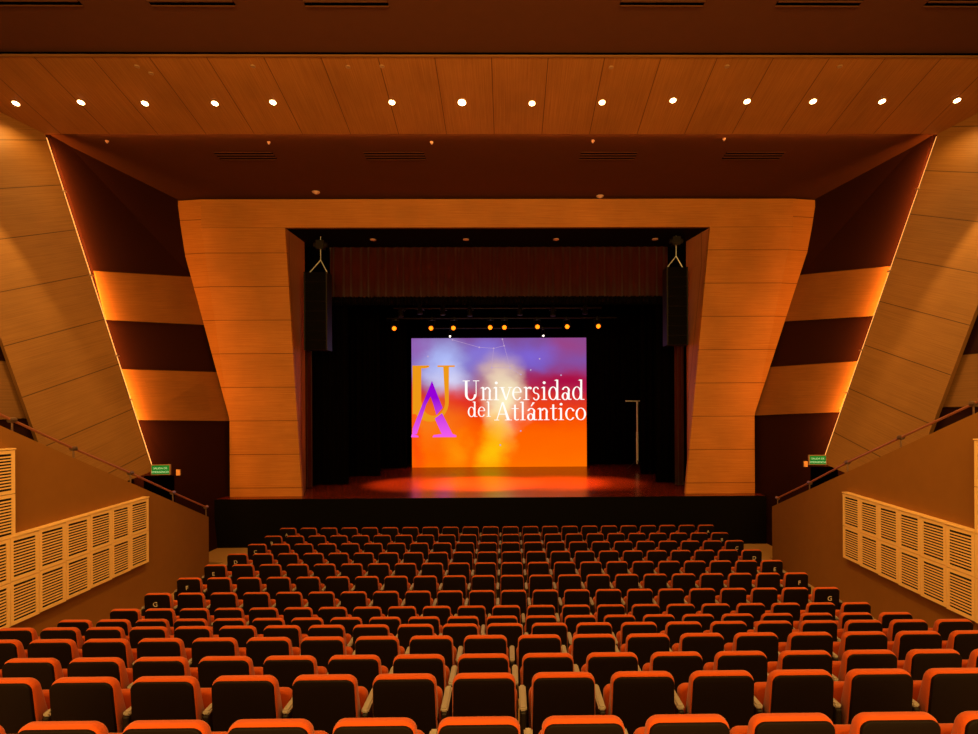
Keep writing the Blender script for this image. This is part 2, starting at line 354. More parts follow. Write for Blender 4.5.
curtain('fringe', px0-.1, px1+.1, 18.98, at(500, 305, 19).z, pz0+.02, .04, .14, M['shell'], t)
for sg, xa, xb, lab in ((-1, 305, 312, 'left'), (1, 675, 684, 'right')):
    a, b = at(xa, 400, 18.5).x, at(xb, 400, 18.5).x
    tag(curtain('stage_curtain', a, b, 18.55, ZS+.02, at(500, 300, 18.5).z, .03, .12, M['red']), 'narrow strip of dark red stage curtain just inside the %s edge of the opening' % lab, 'curtain', 'red curtain edges')
for k, (xa, xb, y) in enumerate(((296, 348, 19.2), (340, 380, 21.5), (372, 407, 24.2))):
    a, b = at(xa, 400, y).x, at(xb, 400, y).x
    tag(curtain('masking_curtain', a, b, y, ZS+.02, 10, .05, .25, M['blackcloth']), 'black masking curtain left of the screen, %s from the audience' % ('nearest', 'second', 'furthest')[k], 'curtain', 'black masking curtains')
for k, (xa, xb, y) in enumerate(((655, 697, 19.2), (640, 668, 21.5), (583, 655, 25.2))):
    a, b = at(xa, 400, y).x, at(xb, 400, y).x
    tag(curtain('masking_curtain', a, b, y, ZS+.02, 10, .05, .25, M['blackcloth']), 'black masking curtain right of the screen, %s from the audience' % ('nearest', 'second', 'furthest')[k], 'curtain', 'black masking curtains')
tag(curtain('black_border', -8, 7.6, 22.6, at(500, 316, 22.6).z, 12, .05, .25, M['blackcloth']), 'black border curtain hanging behind the red pelmet above the lights', 'curtain')

# ------------------------------------------------------------------ screen
YS = 24.5
s_bl, s_br, s_tl, s_tr = at(411, 467, YS), at(586, 467, YS), at(412.5, 338, YS), at(587, 338, YS)
sx0, sx1 = (s_bl.x+s_tl.x)/2, (s_br.x+s_tr.x)/2; sz0, sz1 = (s_bl.z+s_br.z)/2, (s_tl.z+s_tr.z)/2
SWd, SHt = sx1-sx0, sz1-sz0
def screen_mat():
    m = bpy.data.materials.new('screen_picture'); m.use_nodes = True; nt = m.node_tree; N, L = nt.nodes, nt.links; N.clear()
    out = N.new('ShaderNodeOutputMaterial'); em = N.new('ShaderNodeEmission'); em.inputs[1].default_value = 1.0; L.new(em.outputs[0], out.inputs[0])
    uv = N.new('ShaderNodeUVMap')
    nz = N.new('ShaderNodeTexNoise'); nz.inputs['Scale'].default_value = 4.0; nz.inputs['Detail'].default_value = 4; L.new(uv.outputs[0], nz.inputs['Vector'])
    sb = N.new('ShaderNodeVectorMath'); sb.operation = 'SUBTRACT'; L.new(nz.outputs['Color'], sb.inputs[0]); sb.inputs[1].default_value = (.5, .5, .5)
    scl = N.new('ShaderNodeVectorMath'); scl.operation = 'SCALE'; scl.inputs['Scale'].default_value = .22; L.new(sb.outputs[0], scl.inputs[0])
    ad = N.new('ShaderNodeVectorMath'); ad.operation = 'ADD'; L.new(uv.outputs[0], ad.inputs[0]); L.new(scl.outputs[0], ad.inputs[1]); P = ad.outputs[0]
    sp = N.new('ShaderNodeSeparateXYZ'); L.new(P, sp.inputs[0])
    rp = N.new('ShaderNodeValToRGB'); cr = rp.color_ramp
    stops = [(0, (255, 112, 0)), (.25, (255, 98, 0)), (.42, (244, 66, 8)), (.56, (205, 44, 48)), (.68, (150, 60, 120)), (.82, (120, 84, 176)), (1, (128, 78, 150))]
    cr.elements[0].position = 0; cr.elements[0].color = lin(stops[0][1]); cr.elements[1].position = 1; cr.elements[1].color = lin(stops[-1][1])
    for p_, c in stops[1:-1]: e = cr.elements.new(p_); e.color = lin(c)
    L.new(sp.outputs['Y'], rp.inputs[0]); cur = rp.outputs[0]
    for (cx, cy, rx, ry, col, a) in [
        (.88, .66, .34, .14, (172, 8, 62), .95), (.90, .92, .22, .16, (158, 66, 128), .8), (.66, .88, .20, .14, (126, 100, 214), .9),
        (.42, .90, .16, .16, (134, 118, 218), .85), (.18, .80, .20, .22, (176, 190, 250), .95), (.22, .68, .15, .14, (214, 214, 248), .9), (.03, .9, .10, .14, (150, 96, 180), .8),
        (.25, .52, .16, .14, (232, 52, 30), .8), (.10, .36, .22, .22, (250, 140, 30), .6), (.50, .70, .13, .20, (234, 200, 176), .85), (.53, .50, .13, .26, (255, 246, 200), .98),
        (.50, .30, .10, .22, (255, 190, 40), .8), (.45, .10, .09, .24, (255, 196, 10), .9), (.25, .12, .10, .16, (255, 160, 10), .6), (.75, .42, .16, .12, (238, 66, 20), .6), (.02, .2, .05, .5, (255, 60, 10), .6)]:
        s1 = N.new('ShaderNodeVectorMath'); s1.operation = 'SUBTRACT'; L.new(P, s1.inputs[0]); s1.inputs[1].default_value = (cx, cy, 0)
        s2 = N.new('ShaderNodeVectorMath'); s2.operation = 'MULTIPLY'; L.new(s1.outputs[0], s2.inputs[0]); s2.inputs[1].default_value = (1/rx, 1/ry, 0)
        ln = N.new('ShaderNodeVectorMath'); ln.operation = 'LENGTH'; L.new(s2.outputs[0], ln.inputs[0])
        mr = N.new('ShaderNodeMapRange'); mr.interpolation_type = 'SMOOTHSTEP'; mr.inputs[1].default_value = 0; mr.inputs[2].default_value = 1.25; mr.inputs[3].default_value = a; mr.inputs[4].default_value = 0
        L.new(ln.outputs['Value'], mr.inputs[0])
        mx = N.new('ShaderNodeMix'); mx.data_type = 'RGBA'; L.new(mr.outputs[0], mx.inputs[0]); L.new(cur, mx.inputs[6]); mx.inputs[7].default_value = lin(col); cur = mx.outputs[2]
    L.new(cur, em.inputs[0]); return m
def emis(name, rgb, st=1.0):
    m = bpy.data.materials.new(name); m.use_nodes = True; N = m.node_tree.nodes; L = m.node_tree.links; N.clear()
    o = N.new('ShaderNodeOutputMaterial'); e = N.new('ShaderNodeEmission'); e.inputs[0].default_value = lin(rgb); e.inputs[1].default_value = st; L.new(e.outputs[0], o.inputs[0]); return m
def ramp_emis(name, top, bot, z0, z1):
    m = emis(name, top); N = m.node_tree.nodes; L = m.node_tree.links
    tc = N.new('ShaderNodeNewGeometry'); sp = N.new('ShaderNodeSeparateXYZ'); L.new(tc.outputs['Position'], sp.inputs[0])
    mr = N.new('ShaderNodeMapRange'); mr.inputs[1].default_value = z0; mr.inputs[2].default_value = z1; L.new(sp.outputs['Z'], mr.inputs[0])
    r = N.new('ShaderNodeValToRGB'); r.color_ramp.elements[0].color = lin(bot); r.color_ramp.elements[1].color = lin(top); L.new(mr.outputs[0], r.inputs[0])
    L.new(r.outputs[0], [n for n in N if n.type == 'EMISSION'][0].inputs[0]); return m
t = thing('projection_screen', 'large glowing screen reading Universidad del Atlántico at the back of the stage', 'screen', ((sx0+sx1)/2, YS, ZS))
t.location = (0, 0, 0)
bm = bmesh.new(); box(bm, sx0, sx1, YS, YS+.06, sz0, sz1)
uvl = bm.loops.layers.uv.verify()
for f in bm.faces:
    for l in f.loops: l[uvl].uv = ((l.vert.co.x-sx0)/SWd, (l.vert.co.z-sz0)/SHt)
link('picture_surface', bm, screen_mat(), t)
bm = bmesh.new(); box(bm, sx0-.06, sx1+.06, YS+.061, YS+.2, sz0-.06, sz1+.06); link('screen_frame', bm, M['black'], t)
# crop pixel -> screen metres (the crop of the photo spans x 58..914, y 40..668)
def S(cx, cy): return Vector((sx0+SWd*(cx-60)/(912-60), YS-.012, sz0+SHt*(667-cy)/(667-40)))
def flat(bm, pts, th=.01, lift=0):
    pts = [p+Vector((0, -lift, 0)) for p in pts]
    a = [bm.verts.new(p) for p in pts]; b = [bm.verts.new(p+Vector((0, th, 0))) for p in pts]; n = len(pts)
    bm.faces.new(a); bm.faces.new(b[::-1])
    for i in range(n): bm.faces.new((a[i], b[i], b[(i+1) % n], a[(i+1) % n]))
# gold letter U, drawn behind and before the purple A
bm = bmesh.new()
flat(bm, [S(64, 172), S(146, 172), S(146, 180), S(126, 186), S(64, 186)])
flat(bm, [S(64, 184), S(108, 184), S(106, 340), S(110, 385), S(122, 408), S(64, 408)])
flat(bm, [S(186, 172), S(270, 172), S(270, 180), S(186, 180)])
flat(bm, [S(214, 178), S(242, 178), S(240, 350), S(222, 350)])
outer, inner = [], []
for i in range(17):
    a = PI*i/16; outer.append((150+90*math.cos(a)*1.0, 350+95*math.sin(a))); inner.append((165+57*math.cos(a), 350+66*math.sin(a)))
for i in range(16):
    pp = [outer[i], outer[i+1], inner[i+1], inner[i]]; flat(bm, [S(max(64, x), y) for x, y in pp])
link('letter_u', bm, emis('gold_letter', (238, 152, 22)), t)
bm = bmesh.new()
flat(bm, [S(159, 247), S(152, 322), S(130, 362), S(84, 505), S(62, 505), S(64, 478)], lift=.012)
flat(bm, [S(159, 247), S(210, 378), S(180, 412), S(166, 362), S(152, 322)], lift=.012)
flat(bm, [S(172, 430), S(207, 404), S(258, 506), S(206, 506)], lift=.012)
flat(bm, [S(160, 520), S(166, 510), S(206, 505), S(258, 505), S(276, 512), S(276, 520)], lift=.012)
flat(bm, [S(56, 520), S(60, 505), S(70, 505), S(92, 514), S(92, 520)], lift=.012)
link('letter_a', bm, ramp_emis('purple_letter', (150, 0, 214), (244, 92, 236), S(0, 520).z, S(0, 330).z), t)
# white serif lettering
def glyphs():
    G = {}
    def ring(cx, cy, rx, ry, tw, th, a0=0, a1=360, n=22):
        ps = []
        for i in range(n):
            aa = [math.radians(a0+(a1-a0)*k/n) for k in (i, i+1)]
            o = [(cx+rx*math.cos(a), cy+ry*math.sin(a)) for a in aa]; q = [(cx+(rx-tw)*math.cos(a), cy+(ry-th)*math.sin(a)) for a in aa[::-1]]
            ps.append(o+q)
        return ps
    R4 = lambda x0, y0, x1, y1: [(x0, y0), (x1, y0), (x1, y1), (x0, y1)]
    X, T, t_ = .66, .088, .035
    ser = lambda cx, y, w=.13: R4(cx-w, y, cx+w, y+.035)
    flag = lambda x, y: [(x-.13, y-.05), (x, y-.07), (x, y+.02), (x-.02, y+.02)]
    G['U'] = (.86, [R4(.15, .3, .27, 1), R4(.66, .3, .70, 1), ser(.21, .965, .17), ser(.68, .965, .15)]+ring(.425, .3, .275, .31, .12, .05, 180, 360))
    G['n'] = (.62, [R4(.12, 0, .12+T, X), R4(.42, 0, .42+T, .45), ser(.17, 0), ser(.47, 0), flag(.14, X)]+ring(.355, .42, .17, .25, T, .06, 0, 150))
    G['i'] = (.32, [R4(.11, 0, .11+T, X), ser(.16, 0), flag(.13, X)]+ring(.16, .87, .07, .07, .07, .07))
    G['v'] = (.56, [[(.04, X), (.16, X), (.33, .0), (.27, 0)], [(.27, 0), (.33, 0), (.53, X), (.49, X)], R4(-.01, X-.03, .24, X), R4(.4, X-.03, .6, X)])
    G['e'] = (.54, ring(.27, .33, .235, .345, T, .04, 25, 325)+[R4(.1, .38, .48, .415), [(.40, .40), (.485, .40), (.475, .50), (.42, .5)]])
    G['r'] = (.43, [R4(.12, 0, .12+T, X), ser(.17, 0, .14), flag(.14, X)]+ring(.33, .52, .14, .15, .06, .06, 60, 160)+ring(.37, .60, .06, .06, .06, .06))
    G['s'] = (.43, ring(.2, .49, .15, .18, .07, .045, 20, 270)+ring(.2, .17, .16, .19, .07, .045, 200, 450))
    G['d'] = (.62, ring(.26, .33, .225, .345, T, .04)+[R4(.42, 0, .42+T, 1.02), [(.32, .98), (.42, .96), (.42, 1.04)], R4(.42, 0, .62, .035)])
    G['a'] = (.52, ring(.22, .18, .17, .195, .09, .04)+[R4(.34, .05, .34+T, .46), R4(.36, 0, .52, .05)]+ring(.25, .46, .195, .21, .09, .05, 0, 165))
    G['á'] = (.52, G['a'][1]+[[(.22, .76), (.27, .76), (.42, .98), (.32, .98)]])
    G['l'] = (.31, [R4(.11, 0, .11+T, 1.02), ser(.16, 0), [(.0, .98), (.11, .96), (.11, 1.04)]])
    G['t'] = (.38, [R4(.12, .08, .12+T, .86), R4(.0, X-.035, .34, X)]+ring(.25, .11, .13, .12, .06, .05, 190, 330))
    G['c'] = (.50, ring(.27, .33, .235, .345, T, .04, 45, 325)+ring(.42, .53, .055, .055, .055, .055))
    G['o'] = (.56, ring(.28, .33, .25, .345, T, .04))
    G['A'] = (.82, [[(.36, 1), (.44, 1), (.74, 0), (.60, 0)], [(.36, 1), (.40, .93), (.13, 0), (.09, 0)], R4(.2, .32, .6, .36), ser(.11, 0, .12), ser(.67, 0, .17)])
    return G
G = glyphs()
def word(bm, s, x0, x1, base, top):
    wd = sum(G[c][0] for c in s); k = (x1-x0)/wd; hgt = base-top; x = x0
    for c in s:
        for poly in G[c][1]: flat(bm, [S(x+a*k, base-b*hgt) for a, b in poly], lift=.02)
        x += G[c][0]*k
bm = bmesh.new(); word(bm, 'Universidad', 304, 902, 342, 246); word(bm, 'del', 330, 446, 422, 350); word(bm, 'Atlántico', 462, 912, 440, 352)
link('lettering', bm, emis('white_lettering', (255, 250, 244), 1.1), t)
bm = bmesh.new()
stars = [(260,48),(390,85),(460,90),(511,78),(503,46),(450,184),(540,186),(592,218),(640,196),(684,142),(788,222),(140,128),(490,560),(590,492)]
for x, y in stars:
    c = S(x, y); flat(bm, [c+Vector((.038*math.cos(k*PI/3), 0, .038*math.sin(k*PI/3))) for k in range(6)], lift=.005)
for a, b in ((0,1),(1,2),(2,3),(3,4),(2,5),(5,6),(6,7),(4,6)):
    p, q = S(*stars[a]), S(*stars[b]); dd = (q-p).normalized(); nn = Vector((dd.z, 0, -dd.x))*.006; flat(bm, [p+nn, q+nn, q-nn, p-nn], lift=.002)
link('star_lines', bm, emis('star_white', (214, 180, 224), .8), t)

# ------------------------------------------------------------------ stage lights on their batten
bz = at(500, 318, 22).z
bm = bmesh.new(); tube(bm, (at(385, 0, 22).x, 22, bz), (at(615, 0, 22).x, 22, bz), .03, 8)
tag(link('lighting_batten', bm, M['leg']), 'dark horizontal pipe batten carrying the amber stage lights', 'batten')
names8 = ['leftmost of the eight, over the black curtain', 'second from the left, above the screen corner', 'third from the left above the screen', 'fourth, just left of the middle', 'fifth, just right of the middle', 'sixth, right of the white pin spot', 'seventh, near the right corner of the screen', 'rightmost of the eight, past the screen corner']
bz2 = at(500, 308, 21).z; bz3 = at(500, 328, 23.5).z
bm = bmesh.new(); tube(bm, (at(392, 0, 21).x, 21, bz2), (at(600, 0, 21).x, 21, bz2), .03, 8)
tag(link('lighting_batten', bm, M['leg']), 'dark upper pipe batten with unlit stage lights, under the pelmet fringe', 'batten')
bm = bmesh.new(); tube(bm, (at(430, 0, 23.5).x, 23.5, bz3), (at(560, 0, 23.5).x, 23.5, bz3), .03, 8)
tag(link('lighting_batten', bm, M['leg']), 'dark pipe just above the screen carrying two white pin spots', 'batten')
def stage_light(x, y, tgt, lens, label, group, r=.13, by=22, bz=bz):
    r *= .85
    p = at(x, y, by-.3); t = thing('stage_light', label, 'stage light', (p.x, by, bz), 0, group)
    o = Vector((p.x, by, bz)); c = p-o; d = (Vector(tgt)-p).normalized()
    bm = bmesh.new(); tube(bm, c-d*.38, c-d*.05, r*.7, 14, r); tube(bm, c-d*.05, c, r*1.05, 14); link('body', bm, M['leg'], t)
    if lens: bm = bmesh.new(); tube(bm, c+d*.001, c+d*.012, r*.75, 14); link('lens', bm, lens, t)
    else: bm = bmesh.new(); tube(bm, c+d*.001, c+d*.012, r*.85, 14); link('lens', bm, M['shell'], t)
    bm = bmesh.new(); b = c-d*.2
    tube(bm, b+Vector((-r*1.2, 0, 0)), Vector((-r*1.2, 0, -.08)), .012, 6); tube(bm, b+Vector((r*1.2, 0, 0)), Vector((r*1.2, 0, -.08)), .012, 6)
    tube(bm, (-r*1.3, 0, -.08), (r*1.3, 0, -.08), .012, 6); link('yoke', bm, M['leg'], t)
    bm = bmesh.new(); box(bm, -.03, .03, -.04, .04, -.09, .045); link('clamp', bm, M['leg'], t)
    return p, d
for k, (x, y) in enumerate(((394.2,328.4),(431,328.2),(453.4,328),(490.2,327.5),(504.4,327.4),(537.5,326.8),(567.2,326.6),(598.4,326.2))):
    p, d = stage_light(x, y, (at(x, 300, 9).x*.5, 9, 3.5), M['amberlens'], 'small amber stage light on the batten, '+names8[k], 'amber stage lights')
for k, (x, y) in enumerate(((450, 336.4), (543.4, 335.8))):
    stage_light(x, y, (0, 9, 3.5), M['whitelens'], 'small white pin spot at the top edge of the screen, %s' % ('left one', 'right one')[k], 'white pin spots', .06, 23.5, bz3)
for k, (x, y) in enumerate(((401, 317), (420, 314), (443, 315), (470, 316), (520, 315), (553, 316), (585, 314))):
    stage_light(x, y, (at(x, 300, 18).x, 20, ZS), None, 'dark unlit stage light in the upper row, %s from the left' % ('first', 'second', 'third', 'fourth', 'fifth', 'sixth', 'seventh')[k], 'unlit stage lights', .11, 21, bz2)
for x, tx, e in ((-4.6, -3.2, 6000), (-3, -1.4, 9500), (0, -.5, 11000), (3, 1.8, 9000), (4.4, 3.0, 3000)):
    lamp('SPOT', 'stage_spot', (x, 20.2, 8.6), e, (1, .34, .06), (tx, 19.5, ZS), .1, 34, .8)

# ------------------------------------------------------------------ line array loudspeakers
def line_array(x0, x1, y0, y1, hook, lab):
    Y = 17.5; a, b = at(x0, y0, Y), at(x1, y1, Y); top, bot = a.z, b.z; cx = (a.x+b.x)/2; wdt = b.x-a.x
    t = thing('line_array_speaker', lab, 'loudspeaker', (cx, Y+.25, bot), 0, 'hanging line array speakers')
    n = 8; h = (top-bot)/n
    for i in range(n):
        z = i*h; bm = bmesh.new(); lean = .0
        pr = [(-wdt/2, 0), (wdt/2, 0), (wdt/2*.86, .45), (-wdt/2*.86, .45)]
        prism(bm, [(x, y-.25, z+.008) for x, y in pr], (0, 0, h-.016)); c = link('cabinet', bm, M['shell'], t)
        bm = bmesh.new(); box(bm, -wdt/2+.03, wdt/2-.03, -.262, -.252, z+.02, z+h-.02); link('grille', bm, M['black'], c)
    bm = bmesh.new(); box(bm, -wdt/2-.02, -wdt/2+.02, -.28, .2, 0, top-bot); box(bm, wdt/2-.02, wdt/2+.02, -.28, .2, 0, top-bot); link('rigging_frame', bm, M['leg'], t)
    hk = at(*hook, Y); bm = bmesh.new(); H = Vector((hk.x-cx, 0, hk.z-bot))
    tube(bm, (-wdt/2+.04, 0, top-bot), H, .018, 6); tube(bm, (wdt/2-.04, 0, top-bot), H, .018, 6); tube(bm, H, H+Vector((0, 0, zO-hk.z)), .014, 6)
    link('chain_bridle', bm, M['silver'], t)
    bm = bmesh.new(); c = H+Vector((0, 0, .35)); box(bm, c.x-.13, c.x+.13, -.1, .1, c.z, c.z+.28); tube(bm, c+Vector((-.22, 0, .14)), c+Vector((.22, 0, .14)), .08, 10); link('hoist_motor', bm, M['leg'], t)
    return t
line_array(304.5, 327, 272, 350, (318, 258), 'tall black line array speaker hanging at the left side of the stage opening')
line_array(667, 687.5, 267, 345, (678.5, 254), 'tall black line array speaker hanging at the right side of the stage opening')

# ------------------------------------------------------------------ tall stand on the stage
Y = 23.2; b = at(637.5, 467, Y); top = at(637, 401, Y).z
t = thing('lighting_stand', 'tall thin silver stand with a T-bar on the right of the stage', 'stand', (b.x, Y, ZS))
H = top-ZS
bm = bmesh.new(); tube(bm, (0, 0, .25), (0, 0, H*.55), .05, 10); tube(bm, (0, 0, H*.55), (0, 0, H), .035, 10); link('pole', bm, M['silver'], t)
bm = bmesh.new(); tube(bm, (-.5, 0, H), (.28, 0, H), .03, 8); link('cross_bar', bm, M['silver'], t)
bm = bmesh.new(); tube(bm, (.3, -.1, H-.15), (.3, .05, H-.13), .05, 10); tube(bm, (.28, 0, H-.13), (.28, 0, H), .012, 6); link('small_lamp', bm, M['silver'], t)
for k in range(3):
    a = 2*PI*k/3+.5; bm = bmesh.new(); tube(bm, (0, 0, .42), (.45*math.cos(a), .45*math.sin(a), .02), .018, 8); link('leg', bm, M['leg'], t)

# ------------------------------------------------------------------ downlights in the wood soffit
dl = [(16,103),(81,102),(145,103),(215,103),(273,102),(392,102),(462,102),(532,103),(602,102),(673,100),(747,101),(813,101),(882,101),(957,100)]
ords = ['leftmost', 'second from the left', 'third from the left', 'fourth from the left', 'fifth from the left, before the wide gap', 'sixth from the left, after the wide gap', 'brightest, just left of the middle', 'just right of the middle', 'sixth from the right', 'fifth from the right', 'fourth from the right', 'third from the right', 'second from the right', 'rightmost']
for k, (x, y) in enumerate(dl):
    r = at(x, y, 1.0)-Vector((0, 0, CZ)); tt = (6.59+.25*YB)/(r.z+.25*r.y); p = r*tt+Vector((0, 0, CZ))
    t = thing('downlight', 'lit round downlight in the wood soffit, '+ords[k], 'downlight', p, 0, 'downlights in the wood soffit')
    n = Vector((0, -.25, -1)).normalized(); rr = .085 if k == 6 else .065
    bm = bmesh.new(); tube(bm, n*.0, n*.012, rr*1.3, 20); link('trim_ring', bm, M['trimring'], t)
    bm = bmesh.new(); tube(bm, n*.012, n*.02, rr, 20); link('lens', bm, M['lens'], t)
    lamp('SPOT', 'downlight_lamp', p+n*.06, SOFFIT_E*(1.25 if k == 6 else 1), WARM, p+Vector((0, -.1, -4)), .08, 140, .9)
# light spill of the downlights that graze the wing panels and the soffit
# ------------------------------------------------------------------ ceiling grilles
def slat_vent(name, x0, x1, y0, y1, zfun, lab, grp, n=5):
    t = thing(name, lab, 'air vent', (x0, y0, zfun(y0)), 0, grp)
    bm = bmesh.new()
    def q(bm, a, b, c, d, lo, hi):
        P = [(a, c, zfun(c+y0)-zfun(y0)), (b, c, zfun(c+y0)-zfun(y0)), (b, d, zfun(d+y0)-zfun(y0)), (a, d, zfun(d+y0)-zfun(y0))]
        prism(bm, [(u, v, z_-hi) for u, v, z_ in P], (0, 0, hi-lo))
    W, D = x1-x0, y1-y0
    q(bm, 0, W, 0, D, .004, .010); link('backing', bm, M['gap'], t)
    bm = bmesh.new()
    for i in range(n+1): yy = D*i/n; q(bm, 0, W, max(0, yy-.015), min(D, yy+.015), .010, .03)
    link('slats', bm, M['ceiling'] if name == 'ceiling_vent' else M['recess'], t)
yv0, yv1 = 7.2*F/(405+6), 7.2*F/(405-5.5)
vl = ['far left corner', 'second from the left', 'third from the left', 'third from the right', 'second from the right', 'far right corner']
for k, (a, b) in enumerate(((-20, 80), (149, 234), (304, 388), (620, 704), (776, 860), (925, 1000))):
    d = 7.2*F/402; xa, xb = at(a, 3, d).x, at(b, 3, d).x
    slat_vent('ceiling_vent', xa, xb, 9.15, 9.80 if k < 3 else 9.77, lambda y: ZC, 'long dark slotted vent in the brown ceiling at the photo top, '+vl[k], 'vents in the brown ceiling')
rz = lambda y: zt+.42*(17.6-y)/(17.6-YB+.35)
vr = ['leftmost of four', 'second from the left', 'third from the left', 'rightmost of four']
for k, (a, b) in enumerate(((217, 275), (365, 425), (580, 636), (724, 782))):
    d = 14.55; slat_vent('recess_vent', at(a, 161, d).x, at(b, 161, d).x, 14.35, 14.72, rz, 'slim dark vent in the recessed ceiling before the stage, '+vr[k], 'vents in the recessed ceiling', 3)
def plane_pt(px, py, zf_):
    lo, hi = 5., 18.
    for _ in range(40):
        mid = (lo+hi)/2; p = at(px, py, mid)
        if p.z < zf_(mid): lo = mid
        else: hi = mid
    return at(px, py, lo)
for k, (x, y, r) in enumerate(((107,140.7,.045),(268.8,142,.045),(431.7,142,.045),(592.8,140.6,.045),(724,138.5,.045),(316,192,.12),(600,196,.12))):
    p = plane_pt(x, y, rz); big = r > .1
    bm = bmesh.new(); tube(bm, (0, 0, 0), (0, 0, -.03), r, 16, r*.8); tube(bm, (0, 0, -.03), (0, 0, -.06), r*.5, 12, r*.4)
    o = link('smoke_detector' if big else 'sprinkler', bm, M['pinklens']); o.location = p
    tag(o, ('round pale smoke detector on the recessed ceiling, %s of the middle' % ('left' if x < 500 else 'right')) if big else 'tiny pale sprinkler head on the recessed ceiling, %s from the left' % ['first','second','third','fourth','fifth'][k], 'smoke detector' if big else 'sprinkler', 'detectors on the recessed ceiling' if big else 'sprinklers on the recessed ceiling')
for k, (x, y) in enumerate(((137,66),(151,73),(253,66),(348,66.5),(382,66),(611,67),(727,66),(840,66))):
    p = plane_pt(x, y, sof_z); bm = bmesh.new(); tube(bm, (0, 0, 0), (0, 0, -.02), .05, 12)
    o = link('sprinkler_cover', bm, M['trimring']); o.location = p
    tag(o, 'tiny round sprinkler cover near the front edge of the wood soffit, %s from the left' % ['first','second','third','fourth','fifth','sixth','seventh','eighth'][k], 'sprinkler', 'sprinkler covers in the wood soffit')

# ------------------------------------------------------------------ parapet walls, handrails, grilles
def parapet(side, X, sg, topz):
    d1 = 13.75 if sg < 0 else 14.25
    ys = [-2.5, 3, 7.7, 10.7, d1]
    bm = bmesh.new()
    pts = [(X(y), y, topz(y)) for y in ys]+[(X(d1), d1, -.2), (X(-2.5), -2.5, -.2)]
    prism(bm, pts, (sg*.3, 0, 0))
    struct(link('wall_parapet_'+side, bm, M['parapet']), 'brown plaster side wall with a sloping top on the %s' % side, 'wall')
    bm = bmesh.new(); a = (X(d1)+sg*.3, d1)
    prism(bm, [(X(y)+sg*.3, y, topz(y)-.9) for y in ys]+[(sg*14, d1, topz(d1)-.9), (sg*14, -2.5, topz(-2.5)-.9)], (0, 0, -.2))
    struct(link('floor_ramp_'+side, bm, M['black']), 'dark stair ramp behind the %s parapet' % side, 'floor')
def ztop_l(y): return 1.47+.449*(13.73-y)
def ztop_r(y): return 1.527+.409*(14.25-y)
parapet('left', wl, -1, ztop_l); parapet('right', wr, 1, ztop_r)

def handrail(side, X, pts, sg):
    P = []
    for px, py in pts:                              # on the wall's plane, a little outward of its face
        lo, hi = 3., 15.
        for _ in range(40):
            m_ = (lo+hi)/2; x = at(px, py, m_).x
            if (x-(X(m_)+sg*.12))*sg < 0: lo = m_
            else: hi = m_
        P.append(at(px, py, lo))
    ztop = ztop_l if sg < 0 else ztop_r
    t = thing('handrail', 'slim copper-toned handrail on short posts above the %s parapet wall' % side, 'handrail', (P[-1].x, P[-1].y, ztop(P[-1].y)), 0, 'parapet handrails')
    o = t.location.copy(); bm = bmesh.new()
    ex = P[0]+(P[0]-P[1]).normalized()*4
    L_ = [ex]+P
    for a, b in zip(L_, L_[1:]): tube(bm, a-o, b-o, .021, 8)
    link('rail', bm, M['rail'], t)
    for p in P:
        bm = bmesh.new(); tube(bm, Vector((p.x, p.y, ztop(p.y)))-o, p-o, .014, 8); link('post', bm, M['steel'], t)
        bm = bmesh.new(); c = p-o; tube(bm, c-Vector((0, .05, .0)), c+Vector((0, .05, 0)), .042, 8); link('joint_collar', bm, M['steel'], t)
handrail('left', wl, [(12, 420), (73.5, 448.5), (130.5, 473), (172.8, 492.6), (206, 507)], -1)
handrail('right', wr, [(973.6, 403.7), (900.8, 437.5), (847.5, 462.5), (809.6, 482.7), (777.6, 498)], 1)

def grille(X, sg, da, db, z0, z1, lab, grp, th=.12, skew=0):
    xa, xb = X(da)-sg*th, X(db)-sg*th; d = Vector((xb-xa, db-da, 0)); Ln = d.length; ang = math.atan2(d.y, d.x)
    t = thing('grille_panel', lab, 'grille', (xa, da, z0), ang, grp)
    g = .010; H = z1-z0-g; W = Ln-g; s = sg           # local x runs towards the stage, local y points to the wall side
    bm = bmesh.new(); mx_, mz = .048, .05; yb = -sg*.0
    sy = 1 if sg < 0 else -1
    def bx(a, b, c, e, y0=0, y1=.02):
        yy = sorted((sy*y0, sy*y1)); box(bm, a, b, yy[0], yy[1], c, e)
    bx(0, mx_, 0, H); bx(W-mx_, W, 0, H); bx(mx_, W-mx_, 0, mz); bx(mx_, W-mx_, H-mz, H)
    n = 12; hh = (H-2*mz)/n
    for i in range(1, n+1):
        z = mz+hh*i
        if i < n: bx(mx_, W-mx_, z-hh*.24, z+hh*.24, 0, .008)
    o = link('slatted_front', bm, M['vent'], t)
    bm = bmesh.new(); bx(.002, W-.002, .002, H-.002, .05, .10); link('backing', bm, M['slot'], t)
    bm = bmesh.new(); bx(0, .012, 0, H, .02, .1); bx(W-.012, W, 0, H, .02, .1); bx(.012, W-.012, H-.012, H, .02, .1); bx(.012, W-.012, 0, .012, .02, .1); link('casing', bm, M['vent'], t)
ordn = ['first', 'second', 'third', 'fourth', 'fifth', 'sixth', 'seventh', 'eighth']
